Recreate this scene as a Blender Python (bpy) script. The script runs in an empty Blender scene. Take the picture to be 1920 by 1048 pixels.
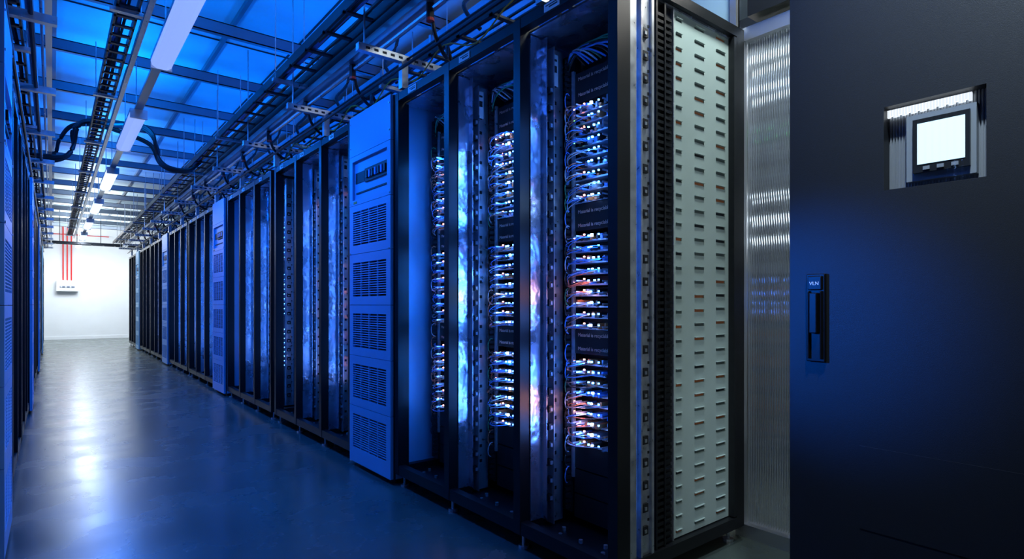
import bpy, math, random
from mathutils import Vector
random.seed(7)
S=bpy.context.scene
try:
    S.view_settings.view_transform='Standard'
except Exception: pass
H=1.065; XR=1.574; XL=-0.17; RT=2.30

# ---------------------------------------------------------------- materials
def mat(name,col,rough=.5,metal=0,emit=None,es=0,noise=0,nscale=20,bump=0,bscale=200,trans=0,spec=.5,rvar=0,bdist=.002):
    m=bpy.data.materials.new(name); m.use_nodes=True
    nt=m.node_tree; b=nt.nodes['Principled BSDF']
    b.inputs['Base Color'].default_value=(*col,1)
    b.inputs['Roughness'].default_value=rough
    b.inputs['Metallic'].default_value=metal
    b.inputs['Specular IOR Level'].default_value=spec
    if trans: b.inputs['Transmission Weight'].default_value=trans
    if emit:
        b.inputs['Emission Color'].default_value=(*emit,1); b.inputs['Emission Strength'].default_value=es
    if noise or rvar:
        tc=nt.nodes.new('ShaderNodeTexCoord'); n=nt.nodes.new('ShaderNodeTexNoise')
        n.inputs['Scale'].default_value=nscale; n.inputs['Detail'].default_value=6
        nt.links.new(tc.outputs['Object'],n.inputs['Vector'])
        if noise:
            r=nt.nodes.new('ShaderNodeValToRGB')
            r.color_ramp.elements[0].position=.3; r.color_ramp.elements[1].position=.7
            r.color_ramp.elements[0].color=(*[c*(1-noise) for c in col],1)
            r.color_ramp.elements[1].color=(*[min(1,c*(1+noise)) for c in col],1)
            nt.links.new(n.outputs['Fac'],r.inputs['Fac']); nt.links.new(r.outputs['Color'],b.inputs['Base Color'])
        if rvar:
            mr=nt.nodes.new('ShaderNodeMapRange')
            mr.inputs['From Min'].default_value=.3; mr.inputs['From Max'].default_value=.7
            mr.inputs['To Min'].default_value=max(.02,rough-rvar); mr.inputs['To Max'].default_value=rough+rvar
            nt.links.new(n.outputs['Fac'],mr.inputs['Value']); nt.links.new(mr.outputs['Result'],b.inputs['Roughness'])
    if bump:
        tc=nt.nodes.new('ShaderNodeTexCoord'); n=nt.nodes.new('ShaderNodeTexNoise')
        n.inputs['Scale'].default_value=bscale; n.inputs['Detail'].default_value=3
        bp=nt.nodes.new('ShaderNodeBump'); bp.inputs['Strength'].default_value=bump; bp.inputs['Distance'].default_value=bdist
        nt.links.new(tc.outputs['Object'],n.inputs['Vector']); nt.links.new(n.outputs['Fac'],bp.inputs['Height'])
        nt.links.new(bp.outputs['Normal'],b.inputs['Normal'])
    return m
M={}
M['black']=mat('black_powder_coat',(.007,.008,.010),.38,0,bump=.15,bscale=600,spec=.3)
M['dark']=mat('dark_plastic',(.006,.006,.008),.5)
M['galv']=mat('galvanised_steel',(.60,.63,.68),.34,.85,noise=.12,nscale=30,rvar=.08)
M['shiny']=mat('polished_sheet_steel',(.55,.60,.74),.28,.92,bump=1,bscale=7,rvar=.08,nscale=8,bdist=.016)
M['cab']=mat('cabinet_paint',(.19,.43,.68),.40,0,noise=.03,nscale=5)
M['vent']=mat('vent_dark',(.01,.012,.02),.6)
M['label']=mat('label_white',(.85,.85,.85),.5)
M['ink']=mat('label_ink',(.03,.03,.03),.6)
M['green']=mat('slotted_panel_paint',(.36,.44,.42),.42,0,noise=.06,nscale=4)
M['greend']=mat('slot_backing',(.10,.13,.13),.5)
M['copper']=mat('copper_board',(.50,.15,.05),.45,.1)
M['ledb']=mat('led_blue',(.1,.3,1),.4,emit=(.05,.24,1),es=24)
M['ledw']=mat('led_white',(.7,.8,1),.4,emit=(.28,.52,1),es=26)
M['ledg']=mat('led_green',(.1,1,.3),.4,emit=(.2,1,.25),es=3)
M['ledr']=mat('led_pink',(1,.3,.3),.4,emit=(1,.32,.22),es=11)
M['pcb']=mat('server_connector',(.26,.30,.38),.4,.3)
M['cred']=mat('cable_copper',(.60,.18,.10),.45)
M['cblu']=mat('cable_blue',(.08,.26,.7),.45)
M['cgrn']=mat('cable_green',(.03,.25,.12),.45)
M['cwht']=mat('cable_white',(.5,.54,.62),.45)
M['cblk']=mat('cable_black',(.012,.012,.014),.4)
M['cyel']=mat('cable_yellow',(.6,.4,.03),.45)
M['red']=mat('red_pipe_paint',(.7,.02,.02),.4)
M['rcap']=mat('red_connector',(.5,.05,.04),.4)
M['beam']=mat('ceiling_beam_steel',(.18,.21,.26),.4,.4)
M['alu']=mat('aluminium',(.60,.62,.66),.3,.9)
M['tray']=mat('tray_dark',(.03,.035,.045),.4,.4)
M['orange']=mat('orange_label',(.9,.35,.05),.5)

# ---------------------------------------------------------------- mesh builder
class MB:
    def __init__(s): s.v=[];s.f=[];s.m=[];s.mats=[]
    def mi(s,k):
        if k not in s.mats: s.mats.append(k)
        return s.mats.index(k)
    def box(s,x0,x1,y0,y1,z0,z1,k):
        i=len(s.v)
        s.v+=[(x0,y0,z0),(x1,y0,z0),(x1,y1,z0),(x0,y1,z0),(x0,y0,z1),(x1,y0,z1),(x1,y1,z1),(x0,y1,z1)]
        s.f+=[(i,i+3,i+2,i+1),(i+4,i+5,i+6,i+7),(i,i+1,i+5,i+4),(i+1,i+2,i+6,i+5),(i+2,i+3,i+7,i+6),(i+3,i,i+4,i+7)]
        s.m+=[s.mi(k)]*6
    def tube(s,pts,r,k,n=6):
        pts=[Vector(p) for p in pts]; base=len(s.v); L=len(pts)
        for a,p in enumerate(pts):
            d=(pts[min(a+1,L-1)]-pts[max(a-1,0)])
            if d.length<1e-9: d=Vector((0,0,1))
            d.normalize()
            up=Vector((0,0,1)) if abs(d.z)<.92 else Vector((1,0,0))
            e1=d.cross(up).normalized(); e2=d.cross(e1).normalized()
            for j in range(n):
                t=2*math.pi*j/n
                s.v.append(tuple(p+e1*(r*math.cos(t))+e2*(r*math.sin(t))))
        k=s.mi(k)
        for a in range(L-1):
            for j in range(n):
                s.f.append((base+a*n+j,base+a*n+(j+1)%n,base+(a+1)*n+(j+1)%n,base+(a+1)*n+j)); s.m.append(k)
        s.f.append(tuple(base+j for j in range(n))[::-1]); s.m.append(k)
        s.f.append(tuple(base+(L-1)*n+j for j in range(n))); s.m.append(k)
    def mesh(s,name,smooth=False):
        me=bpy.data.meshes.new(name); me.from_pydata(s.v,[],s.f)
        for k in s.mats: me.materials.append(M[k])
        me.polygons.foreach_set('material_index',s.m)
        me.update(); return me
    def obj(s,name,loc=(0,0,0)):
        o=bpy.data.objects.new(name,s.mesh(name)); o.location=loc; S.collection.objects.link(o); return o
def link(name,me,loc,rz=0,parent=None):
    o=bpy.data.objects.new(name,me); o.location=loc; o.rotation_euler=(0,0,rz)
    S.collection.objects.link(o)
    if parent: o.parent=parent
    return o
def bez(p0,p1,p2,p3,n=9):
    p0,p1,p2,p3=map(Vector,(p0,p1,p2,p3)); out=[]
    for i in range(n+1):
        t=i/n;q=1-t
        out.append(p0*q**3+p1*3*q*q*t+p2*3*q*t*t+p3*t**3)
    return out
def smoothpath(pts,n=6):
    P=[Vector(p) for p in pts]; out=[]
    for i in range(len(P)-1):
        a=P[max(i-1,0)];b=P[i];c=P[i+1];d=P[min(i+2,len(P)-1)]
        for j in range(n):
            t=j/n
            out.append(.5*((2*b)+(c-a)*t+(2*a-5*b+4*c-d)*t*t+(3*b-a-3*c+d)*t**3))
    out.append(P[-1]); return out

# ---------------------------------------------------------------- server rack (three bays)
LEN=1.707; DEP=.858; BW=LEN/3
GROUPS=[(.449,.846),(.957,1.387),(1.509,1.95)]
def build_rack():
    m=MB()
    pw=.045; pd=.07
    for i in range(4):
        yc=i*BW
        y0=yc if i==0 else (yc-pw if i==3 else yc-pw/2)
        m.box(0,pd,y0,y0+pw,.07,RT,'black')
        m.box(DEP-.06,DEP,y0,y0+pw,.07,RT,'black')
        m.box(pd,DEP-.06,y0,y0+pw,RT-.045,RT,'black')
        m.box(pd,DEP-.06,y0,y0+pw,.07,.12,'black')
    for z0,z1 in((.07,.125),(RT-.045,RT)):
        m.box(0.002,.045,.04,LEN-.04,z0,z1,'black')
        m.box(DEP-.045,DEP-.002,.04,LEN-.04,z0,z1,'black')
    m.box(.045,DEP-.045,.02,LEN-.02,.075,.085,'black')
    m.box(.05,DEP-.05,.02,LEN-.02,RT-.055,RT-.047,'shiny')
    for y in (.05,BW,2*BW,LEN-.05):
        for x in(.04,DEP-.05):
            m.tube([(x,y,0),(x,y,.012)],.024,'galv',10)
            m.tube([(x,y,.012),(x,y,.07)],.008,'galv',8)
    for b in range(3):
        for q in((.1,.16),(.16,.2),(.1,.4),(.16,.44),(.12,.3)):
            m.tube([(q[0],b*BW+q[1],.085),(q[0],b*BW+q[1],.1)],.009,'galv',6)
    m.box(DEP-.075,DEP-.065,.03,LEN-.03,.12,RT-.06,'dark')
    for b in range(3):
        y0=b*BW+.025; y1=(b+1)*BW-.025
        if b<2:
            m.box(.07,DEP-.08,y1+.018,y1+.022,.12,RT-.06,'shiny')
            m.box(.055,.125,y1-.004,y1+.012,.12,RT-.06,'shiny')
            m.box(.120,.125,y1-.035,y1-.004,.12,RT-.06,'shiny')
        if b<2:
            xa=.150
            m.box(xa,xa+.075,y1-.028,y1-.004,.10,RT-.10,'galv')
            m.box(xa-.004,xa,y1-.055,y1-.004,.10,RT-.10,'galv')
            m.box(xa+.010,xa+.045,y1-.0295,y1-.028,RT-.26,RT-.12,'label')
            m.box(xa+.016,xa+.038,y1-.0300,y1-.0295,RT-.15,RT-.14,'ink')
            m.box(xa+.016,xa+.038,y1-.0300,y1-.0295,RT-.20,RT-.17,'ink')
            z=.2
            while z<RT-.28:
                m.box(xa-.022,xa-.004,y1-.045,y1-.022,z,z+.03,'dark')
                m.box(xa-.018,xa-.006,y1-.050,y1-.045,z+.006,z+.022,'pcb')
                m.box(xa+.02,xa+.036,y1-.0288,y1-.028,z+.04,z+.056,'dark')
                z+=.078
        xd=.235; yd=y1-.075
        m.box(xd,xd+.06,yd,yd+.07,.14,RT-.12,'dark')
        z=.16
        while z<RT-.14:
            m.box(xd-.03,xd,yd+.002,yd+.012,z,z+.014,'dark')
            m.box(xd-.006,xd,yd+.02,yd+.06,z,z+.010,'black')
            z+=.026
        ys0=y0+.03; ys1=yd-.012
        m.box(.23,.245,ys1-.004,ys1+.008,.3,2.1,'galv')
        m.box(.232,.245,y0+.005,ys0,.14,RT-.1,'galv')
        zz=[(.12,GROUPS[0][0]),(GROUPS[0][1],GROUPS[1][0]),(GROUPS[1][1],GROUPS[2][0]),(GROUPS[2][1],2.09)]
        for a,c in zz:
            n=max(1,round((c-a)/.1)); st=(c-a)/n
            for k in range(n):
                m.box(.24,.75,ys0,ys1,a+k*st+.003,a+(k+1)*st-.003,'dark')
                m.box(.236,.24,ys0+.01,ys0+.02,a+k*st+.02,a+k*st+.03,'galv')
        m.box(.30,.75,ys0,ys1,2.09,2.14,'dark')
        for k in range(14):
            yy=ys0+.03+k*(ys1-ys0-.06)/14
            c=random.choice(['cblk','cblu','cgrn','cblk','cwht','cblk'])
            m.tube(bez((.25,yy,2.115),(.16,yy,2.13+random.random()*.05),(.18,y1-.12,2.2),(.235,y1-.05,2.06+random.random()*.1)),.004,c,5)
        yl=y0+.29
        for gi,(ga,gb) in enumerate(GROUPS):
            n=9; st=(gb-ga)/n
            for k in range(n):
                z=ga+k*st
                m.box(.24,.78,ys0,ys1,z,z+.003,'pcb')
                m.box(.30,.78,ys0,ys1,z+.003,z+st-.006,'dark')
                m.box(.238,.241,ys0,ys1,z,z+.007,'galv')
                m.box(.25,.31,ys0+.01,ys0+.10,z+.004,z+st-.008,'dark')
                m.box(.247,.25,ys0+.02,ys0+.045,z+.01,z+st-.014,'pcb')
                m.box(.247,.25,ys0+.06,ys0+.085,z+.01,z+st-.014,'pcb')
                for c in range(9):
                    yy=ys0+.11+c*.030+random.uniform(-.004,.004)
                    if yy>ys1-.03: break
                    dx=random.uniform(-.01,.035); hh=random.uniform(.006,st-.018); w=random.uniform(.008,.018)
                    m.box(.215+dx,.30,yy,yy+w,z+.004,z+.004+hh,random.choice(['pcb','dark','dark','copper','cblu','pcb','galv','copper']))
                m.box(.195,.24,yl-.07,yl-.064,z+.012,z+.018,'galv')
                m.box(.17,.24,yl+.06,yl+.066,z+.016,z+.022,'galv')
                m.box(.185,.24,yl+.095,yl+.10,z+.014,z+.020,'galv')
                hot=random.random()+(.3 if gi==0 else 0)
                lw='ledw' if hot>.5 else 'ledb'
                s=.0055 if hot>.7 else .0035
                oy=random.uniform(-.012,.012)
                m.box(.203,.211,yl+oy-s,yl+oy+s,z+.020-s,z+.020+s,lw)
                m.box(.206,.212,yl+.022,yl+.029,z+.016,z+.023,'ledb')
                m.box(.206,.212,yl-.035,yl-.029,z+.018,z+.024,'ledb')
                if hot>.6: m.box(.210,.214,yl+.075,yl+.080,z+.016,z+.021,random.choice(['ledb','ledw','ledb','ledg']))
                if random.random()<.50: m.box(.208,.214,yl+.050,yl+.056,z+.024,z+.030,'ledr')
                if random.random()<.25: m.box(.208,.214,yl+.110,yl+.115,z+.014,z+.019,'ledr')
                if hot<.3: m.box(.210,.214,ys1-.03,ys1-.026,z+.016,z+.020,'ledg')
                for c in range(4):
                    ys=yl+random.uniform(-.06,.09); zz2=z+.015
                    col=random.choice(['cred','cblu','cblu','cwht','cblk','cred','cblu','cred'])
                    out=random.uniform(.13,.18)
                    m.tube(bez((.225,ys,zz2),(out,ys,zz2+random.uniform(-.01,.02)),(out,ys1-.02,zz2-random.uniform(0,.05)),(.225,yd+.01,zz2-random.uniform(-.02,.05)),8),.0019,col,5)
        for k in range(26):
            z=.35+k*.066+random.uniform(-.01,.01)
            col=random.choice(['cblk','cgrn','cwht','cblk','cblu','cred'])
            m.tube(bez((xd-.01,yd+.005,z),(xd-.07,yd-.03,z+.02),(xd-.075,yd-.02,z-.07),(xd-.01,yd+.01,z-.075),7),.0024,col,5)
    # outer end (faces -Y): rails, duct, slotted panel
    m.box(.085,.12,.012,.03,.10,RT-.05,'galv')
    m.box(.138,.146,.004,.05,.10,RT-.05,'galv'); m.box(.146,.215,.014,.022,.10,RT-.05,'galv')
    m.box(.20,.215,.004,.014,.10,RT-.05,'galv')
    z=.2
    while z<RT-.15:
        m.box(.150,.180,.004,.014,z,z+.032,'dark'); m.box(.156,.168,.0,.004,z+.008,z+.02,'galv')
        m.box(.187,.196,.012,.014,z+.045,z+.055,'dark')
        z+=.085
    m.box(.225,.352,.03,.06,.10,RT-.05,'dark')
    z=.13
    while z<RT-.09:
        m.box(.245,.285,.012,.03,z,z+.012,'black'); m.box(.30,.345,.018,.03,z,z+.012,'black')
        z+=.026
    m.box(.235,.245,.01,.03,.1,RT-.06,'black'); m.box(.288,.297,.01,.03,.1,RT-.06,'black')
    PX0,PX1=.357,.775; PZ0,PZ1=.125,RT-.05; py0,py1=.028,.032
    cols=[(.385,.425),(.515,.585),(.675,.745)]
    edges=[PX0]+[e for c in cols for e in c]+[PX1]
    for i in range(0,len(edges),2): m.box(edges[i],edges[i+1],py0,py1,PZ0,PZ1,'green')
    rows=36; st=(PZ1-PZ0)/rows
    for ci,(a,c) in enumerate(cols):
        zprev=PZ0
        for r in range(rows):
            z=PZ0+(r+.5)*st+(ci-1)*.006
            m.box(a,c,py0,py1,zprev,z-.0055,'green'); zprev=z+.0055
            m.box(a,c,py0-.007,py0,z+.0055,z+.008,'green')
            m.box(a-.002,c+.002,py1,py1+.002,z-.009,z+.009,'copper' if random.random()<.32 else ('vent' if random.random()<.2 else 'greend'))
        m.box(a,c,py0,py1,zprev,PZ1,'green')
    m.box(PX0-.004,PX0,py0-.012,py1,PZ0,PZ1,'galv')
    m.box(PX1,PX1+.03,.0,.04,PZ0,PZ1,'black')
    for y in(.30,.93,1.45):
        m.box(-.002,.0015,y,y+.09,RT-.040,RT-.008,'label')
        m.box(-.0026,-.002,y+.01,y+.06,RT-.030,RT-.024,'ink'); m.box(-.0026,-.002,y+.01,y+.08,RT-.020,RT-.016,'ink')
    return m.mesh('server_rack')
rack_me=build_rack()

# ---------------------------------------------------------------- battery cabinet
CW=.60; CD=.84
def build_cab():
    m=MB()
    m.box(.012,CD,0,CW,.03,RT+.005,'cab')
    def hole_panel(z0,z1,hz0,hz1,hy0,hy1):
        z0+=.0015;z1-=.0015
        m.box(-.02,.0,.004,hy0,z0,z1,'cab');m.box(-.02,.0,hy1,CW-.004,z0,z1,'cab')
        m.box(-.02,.0,hy0,hy1,z0,hz0,'cab');m.box(-.02,.0,hy0,hy1,hz1,z1,'cab')
    m.box(-.001,.012,0,CW,.03,RT+.005,'vent')
    vents=[.238,.566,.897,1.228,1.562]
    bounds=[.03,.402,.732,1.062,1.395,1.715]
    for i,zc in enumerate(vents):
        h=.11; hy0,hy1=.06,CW-.06
        hole_panel(bounds[i],bounds[i+1],zc-h,zc+h,hy0,hy1)
        n=15; st=2*h/n
        for k in range(1,n): m.box(-.019,-.010,hy0,hy1,zc-h+k*st-.0026,zc-h+k*st+.0026,'cab')
        for k in range(1,4):
            y=hy0+(hy1-hy0)*k/4; m.box(-.0195,-.010,y-.004,y+.004,zc-h,zc+h,'cab')
    hole_panel(1.715,2.04,1.75,2.005,.05,CW-.05)
    m.box(-.003,.001,.05,CW-.05,1.75,2.005,'cab')
    m.box(-.012,-.003,.06,.38,1.85,1.935,'dark')
    for k in range(7):
        m.box(-.022,-.012,.075+k*.042,.098+k*.042,1.87,1.915,'cblu' if k%2 else 'black')
    m.box(-.006,-.003,.40,CW-.07,1.86,1.93,'dark')
    m.box(-.007,-.003,.07,CW-.08,1.79,1.80,'ink')
    m.box(-.0215,-.02,.48,.53,1.725,1.74,'orange')
    m.box(-.02,.0,.004,CW-.004,2.0415,RT+.005,'cab')
    for z in(2.1,2.26,1.73,1.40):
        for y in(.02,CW-.02): m.tube([(-.024,y,z),(-.02,y,z)],.006,'galv',8)
    m.box(.02,CD-.02,.02,CW-.02,0,.03,'dark')
    return m.mesh('battery_cabinet')
cab_me=build_cab()

# ---------------------------------------------------------------- rows
def place(y,me_,name,ln,left):
    if left: return link(name,me_,(XL,y+ln,0),math.pi)
    return link(name,me_,(XR,y,0))
racks=[]
def row(left):
    if not left: racks.append(place(1.361,rack_me,'server_rack',LEN,left))
    else: place(1.355,rack_me,'server_rack',LEN,left)
    for i in range(4):
        yc=3.078+i*4.2
        place(yc,cab_me,'battery_cabinet',CW,left)
        r=place(yc+.625,rack_me,'server_rack',LEN,left); racks.append(r)
        if yc+.625+LEN+.10+LEN<18.2 or left:
            if yc+2.43+LEN<20.5: racks.append(place(yc+2.435,rack_me,'server_rack',LEN,left))
row(False); row(True)
def text(body,size,loc,rot,matk,parent,name,ext=.0004):
    c=bpy.data.curves.new(name,'FONT'); c.body=body; c.size=size; c.extrude=ext
    c.materials.append(M[matk]); o=bpy.data.objects.new(name,c); S.collection.objects.link(o)
    o.parent=parent; o.location=loc; o.rotation_euler=rot; return o
M['txt']=mat('baffle_print',(.6,.38,.32),.6)
RF=(math.pi/2,0,-math.pi/2)
for r in racks[:1]:
    for b in range(3):
        for z in(2.055,1.985,1.47,1.41,.93,.87):
            text('Material is recyclable',.022,(.2355,b*BW+.43,z-.005),RF,'txt',r,'baffle_text')

# ---------------------------------------------------------------- power unit with black door
def build_pdu():
    m=MB(); Y0,Y1=-.30,.748; X0=XR
    wy0,wy1,wz0,wz1=.325,.521,1.342,1.543
    m.box(X0+.04,X0+.84,Y0,Y1,.0,2.42,'door')
    m.box(X0,X0+.04,Y0+.002,wy0,.04,2.40,'door'); m.box(X0,X0+.04,wy1,Y1,.04,2.40,'door')
    m.box(X0,X0+.04,wy0,wy1,.04,wz0,'door'); m.box(X0,X0+.04,wy0,wy1,wz1,2.40,'door')
    n=32
    for i in range(n):
        a=wy0+(wy1-wy0)*i/n; w=(wy1-wy0)/n
        m.box(X0+.034,X0+.041,a,a+w*.55,wz0,wz1,'recess'); m.box(X0+.0375,X0+.041,a+w*.55,a+w,wz0,wz1,'recess')
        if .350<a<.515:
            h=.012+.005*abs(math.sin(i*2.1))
            m.box(X0+.022,X0+.030,a,a+w*.93,wz1-.006-h,wz1-.004,'winglint')  # ragged glowing strip, drawn in place of a reflected white band
    m.box(X0+.014,X0+.034,.345,.478,1.356,1.512,'bezelg')
    m.box(X0+.006,X0+.014,.355,.463,1.373,1.498,'bezel')
    m.box(X0+.0045,X0+.006,.3635,.4535,1.392,1.487,'screen')
    for k in range(3): m.box(X0+.003,X0+.006,.375+k*.027,.388+k*.027,1.378,1.386,'bezelg')
    m.box(X0-.0015,X0,-.2,.574,.507,.713,'door')
    return m
M['door']=mat('black_door_paint',(.013,.015,.018),.42,0,bump=.25,bscale=900,spec=.35)
M['recess']=mat('recess_metal',(.35,.38,.42),.3,.5)
M['bezelg']=mat('display_surround',(.22,.25,.28),.4)
M['bezel']=mat('display_bezel',(.015,.017,.02),.3)
M['screen']=mat('screen_glow',(.3,.45,.55),.3,emit=(.62,.88,1),es=1.12)
M['winglint']=mat('window_reflection_glow',(.9,.95,1),.3,emit=(.85,.93,1),es=1.0)  # emission stands in for the window's reflection, no lamp here
pdu=build_pdu().obj('power_distribution_cabinet')
gm=bpy.data.materials.new('acrylic'); gm.use_nodes=True; nt=gm.node_tree
for n in list(nt.nodes): nt.nodes.remove(n)
o=nt.nodes.new('ShaderNodeOutputMaterial'); mx=nt.nodes.new('ShaderNodeMixShader'); tr=nt.nodes.new('ShaderNodeBsdfTransparent'); gl=nt.nodes.new('ShaderNodeBsdfGlossy')
gl.inputs['Roughness'].default_value=.06; fr=nt.nodes.new('ShaderNodeFresnel'); fr.inputs['IOR'].default_value=1.45
nt.links.new(fr.outputs[0],mx.inputs[0]); nt.links.new(tr.outputs[0],mx.inputs[1]); nt.links.new(gl.outputs[0],mx.inputs[2]); nt.links.new(mx.outputs[0],o.inputs[0])
M['acrylic']=gm
m=MB(); n=84
for i in range(n):
    ya=.325+.196*i/n; yb=.325+.196*(i+1)/n
    xa=XR+.0015+.0007*math.sin(i*math.pi/3); xb=XR+.0015+.0007*math.sin((i+1)*math.pi/3)
    b=len(m.v); m.v+=[(xa,ya,1.342),(xb,yb,1.342),(xb,yb,1.543),(xa,ya,1.543)]; m.f.append((b,b+1,b+2,b+3)); m.m.append(m.mi('acrylic'))
w=m.obj('viewing_window'); w.parent=pdu
m=MB(); X0=XR
hy0,hy1,hz0,hz1=.652,.6995,.915,1.146
m.box(X0-.012,X0,hy0,hy1,hz0,hz1,'handle')
m.box(X0-.019,X0-.012,hy0+.006,hy0+.011,hz0+.008,hz1-.045,'handle'); m.box(X0-.019,X0-.012,hy1-.011,hy1-.006,hz0+.008,hz1-.045,'handle')
m.box(X0-.028,X0-.012,hy0+.014,hy1-.014,hz0+.075,hz1-.05,'handle')
m.box(X0-.018,X0-.012,hy0+.006,hy1-.006,hz1-.043,hz1-.006,'handle')
M['handle']=mat('handle_black',(.004,.004,.005),.4,spec=.3)
hd=m.obj('door_handle'); hd.parent=pdu
bv=hd.modifiers.new('b','BEVEL'); bv.width=.003; bv.segments=2
text('VLN',.013,(X0-.0185,hy1-.011,hz1-.030),RF,'label',pdu,'handle_text')

# ---------------------------------------------------------------- containment panel (ribbed)
M['poly']=mat('ribbed_polycarbonate',(.66,.72,.78),.10,0,trans=.85)
m=MB(); PXX=2.50; ya,yb=.70,1.385; P=.011; n=int((yb-ya)/P)
k=m.mi('poly')
for i in range(n):
    y0=ya+i*P
    b=len(m.v); prof=[]
    for j in range(7):
        t=j/6; prof.append((y0+t*P,PXX-.0045*math.sin(math.pi*t)))
    for (yy,xx) in prof: m.v+=[(xx,yy,.06),(xx,yy,2.27)]
    for j in range(6):
        m.f.append((b+2*j,b+2*j+1,b+2*j+3,b+2*j+2)); m.m.append(k)
    b=len(m.v); m.v+=[(PXX+.003,y0,.06),(PXX+.003,y0+P,.06),(PXX+.003,y0+P,2.27),(PXX+.003,y0,2.27)]
    m.f.append((b,b+1,b+2,b+3)); m.m.append(k)
m.box(PXX-.03,PXX+.03,yb,yb+.04,.0,2.33,'alu'); m.box(PXX-.03,PXX+.03,ya,yb,2.27,2.33,'alu'); m.box(PXX-.03,PXX+.03,ya,yb,.0,.06,'alu')
m.box(PXX-.03,PXX+.03,ya-.04,ya,.0,2.33,'alu')
m.obj('containment_door_panel')
m=MB(); m.box(PXX-.06,PXX+.06,-.6,1.35,2.36,2.70,'black'); m.obj('containment_header_beam')
M['streakbar']=mat('streak_bar_white',(1,1,1),.4,emit=(.85,.95,1),es=7)  # glowing bars added to make white streaks in the ribbed panel
M['brown']=mat('warm_tint_board',(.45,.16,.05),.5)  # boards added for the brown tone seen through the ribs
m=MB(); sx=3.35  # made-up shelf behind the ribbed panel, shapes its streaks and tints
for y in(.6,1.4,2.2): m.box(sx,sx+.05,y,y+.05,0,2.7,'black'); m.box(sx+.6,sx+.65,y,y+.05,0,2.7,'black')
z=.25; kk=0
while z<2.7:
    m.box(sx,sx+.65,.6,2.25,z,z+.02,'black')
    m.box(sx+.04,sx+.6,.66,2.2,z+.02,z+.085,'brown' if z<1.1 else 'galv')
    if kk%2==0: m.box(sx+.03,sx+.04,.66,2.2,z+.04,z+.055,'pcb')
    z+=.14; kk+=1
for z,h in((2.50,.02),(2.32,.02),(1.56,.016),(1.44,.014),(1.70,.008)):
    m.box(sx-.05,sx-.03,.7,2.15,z,z+h,'streakbar'); m.box(sx-.03,sx,.7,2.15,z-.006,z+h+.006,'alu')
for y in [.8+.07*i for i in range(19)]:
    m.box(sx+.02,sx+.03,y,y+.01,2.10,2.11,'ledg')
    for zz in(1.21,1.02,1.13,.95,1.07): m.box(sx+.02,sx+.03,y,y+.006,zz,zz+.006,'ledb')
m.obj('streak_light_shelf')

# ---------------------------------------------------------------- room shell
def plane_mat_floor():
    mm=bpy.data.materials.new('polished_concrete'); mm.use_nodes=True; nt=mm.node_tree; b=nt.nodes['Principled BSDF']
    tc=nt.nodes.new('ShaderNodeTexCoord'); n1=nt.nodes.new('ShaderNodeTexNoise'); n1.inputs['Scale'].default_value=1.3; n1.inputs['Detail'].default_value=9; n1.inputs['Roughness'].default_value=.65
    nt.links.new(tc.outputs['Object'],n1.inputs['Vector'])
    r=nt.nodes.new('ShaderNodeValToRGB'); r.color_ramp.elements[0].position=.3; r.color_ramp.elements[1].position=.72
    r.color_ramp.elements[0].color=(.050,.066,.060,1); r.color_ramp.elements[1].color=(.085,.105,.095,1)
    nt.links.new(n1.outputs['Fac'],r.inputs['Fac']); nt.links.new(r.outputs['Color'],b.inputs['Base Color'])
    n2=nt.nodes.new('ShaderNodeTexNoise'); n2.inputs['Scale'].default_value=2.5; n2.inputs['Detail'].default_value=5
    nt.links.new(tc.outputs['Object'],n2.inputs['Vector'])
    mr=nt.nodes.new('ShaderNodeMapRange'); mr.inputs['From Min'].default_value=.3; mr.inputs['From Max'].default_value=.7; mr.inputs['To Min'].default_value=.20; mr.inputs['To Max'].default_value=.32
    nt.links.new(n2.outputs['Fac'],mr.inputs['Value']); nt.links.new(mr.outputs['Result'],b.inputs['Roughness'])
    b.inputs['Specular IOR Level'].default_value=.65
    return mm
M['floor']=plane_mat_floor()
M['wall']=mat('wall_white_paint',(.80,.82,.84),.6,noise=.02,nscale=3)
M['ceil']=mat('ceiling_deck',(.50,.64,.72),.45,.0,noise=.10,nscale=2)
M['walld']=mat('wall_grey_paint',(.18,.2,.25),.6)
RX0,RX1,RY0,RY1,CZ=-3.0,4.6,-2.5,22.2,3.5
def slab(name,b,k):
    q=MB(); q.box(*b,k); return q.obj(name)
slab('floor',(RX0,RX1,RY0,RY1,-.1,0),'floor')
slab('ceiling',(RX0,RX1,RY0,RY1,CZ,CZ+.1),'ceil')
slab('wall_back',(RX0,RX1,RY1,RY1+.1,0,CZ),'wall')
slab('wall_front',(RX0,RX1,RY0-.1,RY0,0,CZ),'walld')
slab('wall_left',(RX0-.1,RX0,RY0,RY1,0,CZ),'walld')
slab('wall_right',(RX1,RX1+.1,RY0,RY1,0,CZ),'walld')
slab('baseboard_back',(RX0,RX1,RY1-.012,RY1,0,.09),'wall')

m=MB(); y=1.6
while y<RY1-.3:
    z=3.30
    m.box(RX0,RX1,y,y+.008,z,z+.10,'beam'); m.box(RX0,RX1,y,y+.05,z,z+.008,'beam'); m.box(RX0,RX1,y,y+.05,z+.092,z+.10,'beam')
    y+=1.2
for x in(-1.2,.0,1.2,2.4): m.box(x,x+.03,RY0,RY1,3.45,3.49,'beam')
for x in(-.6,.6,1.8):  m.box(x-.006,x+.006,RY0,RY1,3.488,3.50,'vent')
y=1.0
while y<RY1:
    m.box(RX0,RX1,y-.005,y+.005,3.49,3.50,'vent'); y+=2.4
m.obj('ceiling_beam_grid')

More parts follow.
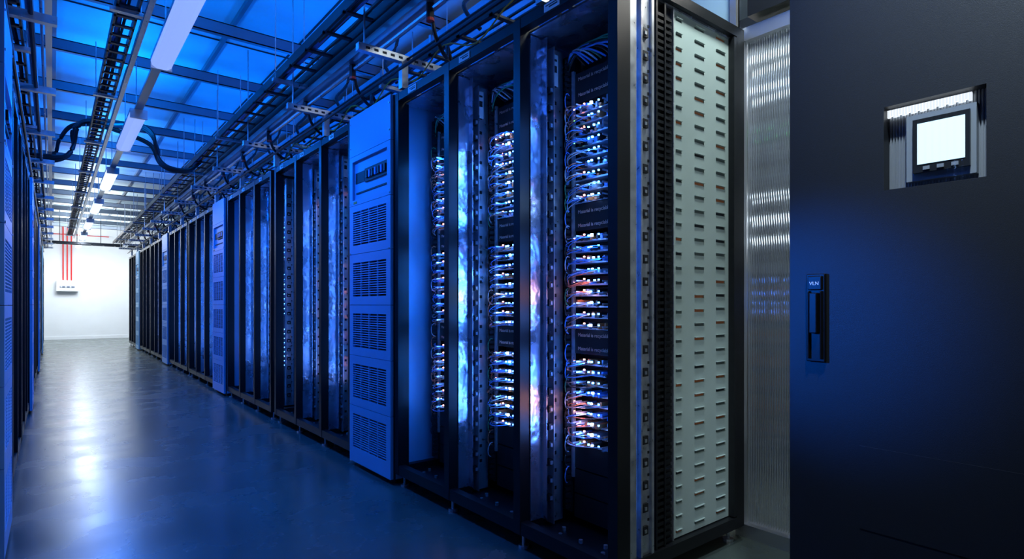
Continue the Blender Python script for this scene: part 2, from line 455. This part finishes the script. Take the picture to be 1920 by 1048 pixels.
# light fixtures
LX=.60; FZ=2.72
def fixture_mesh(key,name):
    q=MB(); L=1.42; w=.065
    q.box(-w,w,0,L,.045,.075,'alu')
    prof=[(-w,.045),(-w*.9,.015),(-w*.45,-.004),(w*.45,-.004),(w*.9,.015),(w,.045)]
    b=len(q.v)
    for yy in(0.02,L-.02):
        for (a,c) in prof: q.v.append((a,yy,c))
    k=q.mi(key)
    for j in range(5): q.f.append((b+j,b+j+1,b+7+j,b+6+j)); q.m.append(k)
    q.box(-w,w,0,.02,-.006,.05,'alu'); q.box(-w,w,L-.02,L,-.006,.05,'alu')
    for yy in(.2,L-.2): q.tube([(0,yy,.075),(0,yy,.57)],.005,'galv',6)
    return q.mesh(name)
M['tubeb']=mat('lamp_diffuser_blue',(.6,.7,.9),.4,emit=(.33,.48,1),es=.8)
M['tubew']=mat('lamp_diffuser_white',(.9,.9,.9),.4,emit=(.65,.8,1),es=1.6)
fb=fixture_mesh('tubeb','hanging_light_blue'); fw=fixture_mesh('tubew','hanging_light_white')
ys=[3.28+2.75*i for i in range(-1,7)]
for y in ys:
    link('hanging_light',fb if y<8 else fw,(LX,y,FZ))
m=MB(); m.box(LX-.03,LX+.03,.3,19.5,FZ+.076,FZ+.10,'alu'); m.box(LX-.16,LX-.13,.3,19.5,FZ+.10,FZ+.13,'galv')
m.obj('lighting_track')

def ladder(name,x0,x1,z,y0,y1,k='tray',cab=10,h=.06,step=.3):
    q=MB(); q.box(x0,x0+.012,y0,y1,z,z+h,k); q.box(x1-.012,x1,y0,y1,z,z+h,k)
    y=y0+.1
    while y<y1: q.box(x0,x1,y,y+.03,z,z+.012,k); y+=step
    for c in range(cab):
        xx=random.uniform(x0+.025,x1-.025); pts=[]
        y=y0
        while y<=y1: pts.append((xx+random.uniform(-.008,.008),y,z+.022+random.uniform(0,.03))); y+=.6
        q.tube(pts,random.uniform(.006,.011),random.choice(['cblk','cblk','cblk','tray','cblu']),5)
    y=y0+.4
    while y<y1:
        for xx in(x0-.01,x1+.01): q.tube([(xx,y,z-.02),(xx,y,3.295)],.004,'galv',5)
        q.box(x0-.03,x1+.03,y-.02,y+.02,z-.022,z,'galv'); y+=1.8
    return q.obj(name)
ladder('cable_tray',1.24,1.42,2.66,.2,18.3)
ladder('cable_tray',.30,.42,2.86,.2,19,cab=7,step=.16)
ladder('cable_tray',-.62,-.12,2.50,.2,19,cab=14,k='tray')
ladder('cable_tray',1.72,2.2,2.52,1.3,18,cab=14,k='tray')
m=MB()
for (x,z,r,k) in((1.50,2.56,.014,'galv'),(1.46,2.60,.010,'galv'),(1.56,2.42,.010,'tray'),(1.60,2.48,.006,'tray'),(-.08,2.47,.012,'tray'),(-.10,2.62,.012,'galv'),(-.05,2.75,.008,'galv'),(-.16,2.36,.01,'tray')):
    m.tube([(x,.2,z),(x,18.2,z)],r,k,8)
m.obj('conduit_run')
m=MB()
m.box(1.44,1.52,.2,18.2,2.585,2.63,'alu'); m.box(1.455,1.505,.2,18.2,2.63,2.70,'tray'); m.obj('busway')
m=MB(); m.box(-.03,-.0,.2,19,2.56,2.60,'alu'); m.obj('busway')
m=MB(); y=1.75
while y<18.2:
    m.box(1.30,2.4,y,y+.04,2.455,2.495,'galv')
    for j in range(9): m.box(1.34+j*.05,1.365+j*.05,y-.001,y,2.468,2.482,'vent')
    m.box(1.56,1.60,y,y+.04,RT+.006,2.455,'galv'); m.box(2.34,2.38,y,y+.04,RT+.006,2.455,'galv')
    m.tube([(1.34,y+.02,2.495),(1.34,y+.02,3.295)],.005,'galv',6)
    m.tube([(2.3,y+.02,2.495),(2.3,y+.02,3.295)],.005,'galv',6)
    y+=1.2
m.obj('support_strut')
m=MB(); y=1.2
while y<18.4:
    m.box(-.8,.02,y,y+.04,2.44,2.48,'galv'); m.box(-.20,-.17,y,y+.04,RT+.006,2.44,'galv')
    y+=1.2
m.obj('support_strut')
m=MB()
for i in range(16):
    y=1.62+i*.9+random.uniform(-.1,.1)
    m.tube(smoothpath([(1.49,y,2.60),(1.53,y+.02,2.45),(1.66,y+.12,2.40),(1.72,y+.2,2.5),(1.80,y+.25,2.36),(1.82,y+.25,2.31)]),.011,'cblk',7)
    m.tube([(1.49,y,2.51),(1.49,y,2.59)],.020,'dark',10); m.tube([(1.49,y,2.495),(1.49,y,2.51)],.021,'rcap',10)
    m.tube(smoothpath([(1.8,y,2.55),(1.76,y+.1,2.7),(1.9,y+.2,2.9),(1.95,y+.2,3.29)]),.012,'cblk',7)
m.obj('power_drop_cable')
m=MB()
pts=[]; y=1.4
while y<7: pts+= [(1.62,y,2.44),(1.62,y+.3,2.345)]; y+=.6
m.tube(smoothpath(pts,4),.004,'cyel',6); m.obj('fibre_patch_cable')
m=MB()
for k in range(3):
    o=k*.06
    m.tube(smoothpath([(-.35,7.3+o,2.53-o*.3),(-.05,7.3+o,2.54-o*.3),(.10,7.3+o,2.56),(.17,7.3+o,2.68),(.2-o*.3,7.3+o,2.85),(.27,7.3+o,2.93+o*.4),(.45,7.3+o,2.95+o*.4),(.72,7.3+o,3.0),(.85,7.3+o,2.93),(.88+o*.3,7.3+o,2.78),(.92,7.3+o,2.65),(1.02,7.3+o,2.58),(1.2,7.3+o,2.58),(1.33,7.3+o,2.70)]),.017,'cblk',8)
for k in range(2):
    o=k*.08
    m.tube(smoothpath([(-.3,7.9+o,2.60),(0,7.9+o,2.68),(.06,7.9+o,2.85),(.16,7.9+o,3.02),(.35,7.9+o,3.08),(.6,7.9+o,3.05),(.9,7.9+o,2.95),(1.0,7.9+o,2.75),(1.15,7.9+o,2.68),(1.33,7.9+o,2.75)]),.016,'cblk',8)
m.obj('flexible_conduit')
M['clr']=mat('translucent_panel',(.25,.38,.5),.25,.1,noise=.15,nscale=1.5)
m=MB(); m.box(2.45,2.46,1.4,18,2.33,3.29,'clr'); y=1.4
while y<18: m.box(2.43,2.46,y,y+.03,2.33,3.29,'alu'); y+=.9
m.obj('containment_wall_panel')
m=MB(); m.box(-1.0,2.4,18.5,18.53,2.62,2.68,'tray'); m.box(-1.0,2.4,18.75,18.78,2.62,2.68,'tray')
x=-.95
while x<2.4: m.box(x,x+.03,18.5,18.78,2.62,2.635,'tray'); x+=.25
for x in(-.6,.15,.5,1.0,2.0): m.tube([(x,18.55,2.65),(x,18.55,3.49)],.008,'tray',6)
m.obj('cable_tray')
m=MB()
m.box(.10,.62,22.03,22.195,1.47,1.80,'label'); m.box(.12,.60,22.02,22.03,1.50,1.77,'label'); m.box(.18,.54,22.012,22.02,1.57,1.63,'pcb')
for k in range(6): m.box(.20+k*.055,.235+k*.055,22.006,22.012,1.58,1.62,'walld' if k%2 else 'label')
m.obj('electrical_panel_box')
m=MB()
for x in(.26,.36,.46): m.tube([(x,22.1,1.80),(x,22.1,3.49)],.018,'red',8)
m.tube([(-2,22.1,3.2),(1.4,22.1,3.2)],.012,'red',8)
m.obj('red_pipe')

# ---------------------------------------------------------------- lights
def area(name,loc,rot,sx,sy,p,col,spread=None):
    l=bpy.data.lights.new(name,'AREA'); l.shape='RECTANGLE'; l.size=sx; l.size_y=sy; l.energy=p; l.color=col
    if spread: l.spread=spread
    o=bpy.data.objects.new(name,l); o.location=loc; o.rotation_euler=rot; S.collection.objects.link(o); return o
def spot(name,loc,tgt,p,col,ang,blend=1,rad=.05):
    l=bpy.data.lights.new(name,'SPOT'); l.energy=p; l.color=col; l.spot_size=math.radians(ang); l.spot_blend=blend; l.shadow_soft_size=rad
    o=bpy.data.objects.new(name,l); o.location=loc; o.rotation_euler=(Vector(tgt)-Vector(loc)).to_track_quat('-Z','Y').to_euler(); S.collection.objects.link(o); return o
BL=(.0,.16,1); BL2=(.05,.24,1); WH=(.95,.98,1)
for y in ys:
    if y<8: c,p,c2,p2=BL,(58 if y>4 else (50 if y>2 else 4)),(.0,.21,1),29
    elif y<11: c,p,c2,p2=(.02,.19,1),38,(.02,.25,1),29
    elif y<14: c,p,c2,p2=(.20,.40,1),28,(.18,.42,1),30
    else: c,p,c2,p2=(.80,.90,1),30,(.85,.93,1),40
    area('lamp_down',(LX,y+.7,FZ-.02),(0,0,0),.12,1.35,p,c)
    area('track_up_fill',(LX,y+.7,FZ+.11),(math.pi,0,0),.12,1.35,p2,c2)  # added upward light, evens out the ceiling brightness
for y in(4,7.5,11): area('ceiling_fill',(2.05,y,2.62),(math.pi,0,0),.3,3.2,26,BL)  # added fill lights over both rows, aimed at the ceiling
for y in(4,7.5,11): area('ceiling_fill',(-.75,y,2.62),(math.pi,0,0),.3,3.2,20,BL)
area('cross_aisle_light',(1.0,20.2,3.2),(0,0,0),4,1.2,100,WH)
area('cross_aisle_light',(1.0,19.6,3.0),(math.radians(60),0,0),4,.5,38,WH)
area('cross_aisle_uplight',(1.0,19.9,2.8),(math.pi,0,0),3,.6,65,WH)
area('end_panel_fill',(2.05,.98,2.9),(math.radians(20),0,0),.35,.2,20,(.87,1,.98))  # added fill from above for the slotted end panel
area('end_panel_fill',(1.85,.80,1.2),(math.radians(90),0,math.radians(-28)),.12,1.8,1.5,(.85,1,.98))  # added upright fill in the gap, evens the end panel
area('shelf_fill_light',(2.95,1.3,3.2),(0,0,0),.3,1.5,60,(1,.95,.88))  # added fill that brightens the made-up shelf
spot('door_top_fill',(.80,.15,3.2),(XR,.33,1.95),420,(.72,.88,1),42)  # added fill spot, greys the upper part of the door
spot('led_spill',(-.10,1.70,1.30),(XR,.70,1.0),210,(.0,.15,1),23)
for ri,y0 in enumerate((1.361,3.703,5.513,7.903,9.713)):
    for b in range(3):
        yb_=y0+b*BW
        area('bay_fill_strip',(XR+.085,yb_+.04,1.2),(math.pi/2,0,math.radians(-38)),.02,1.9,1.25 if ri==0 else .65,(.02,.22,1))  # added fill behind the front post, brightens servers and rails
        if ri==0:
            for (ga,gb) in GROUPS:
                n=4; st=(gb-ga)/n
                for k in range(n):
                    q=random.random()
                    col=(1,.45,.42) if q<.26 else ((.30,.55,1) if q<.45 else (.05,.24,1))
                    if b==2: col=(.02,.22,1)
                    area('rack_led_glow',(XR+.19,yb_+.30+random.uniform(-.05,.05),ga+(k+.5)*st),(math.pi/2,0,math.radians(35)),.04,st*.6,.38*random.uniform(.5,1.4),col)
        else:
            area('rack_led_glow',(XR+.19,yb_+.31,1.2),(math.pi/2,0,math.radians(35)),.05,1.4,.5,BL2)
wd=bpy.data.worlds.new('w'); S.world=wd; wd.use_nodes=True
wd.node_tree.nodes['Background'].inputs[0].default_value=(.01,.04,.15,1); wd.node_tree.nodes['Background'].inputs[1].default_value=.3

# ---------------------------------------------------------------- camera
cd=bpy.data.cameras.new('camera'); cam=bpy.data.objects.new('camera',cd); S.collection.objects.link(cam)
cam.location=(0,0,H); cam.rotation_euler=(math.pi/2,0,-math.radians(38.73)); cd.sensor_width=36; cd.lens=20.16; cd.shift_y=.0245; cd.clip_start=.02
S.camera=cam
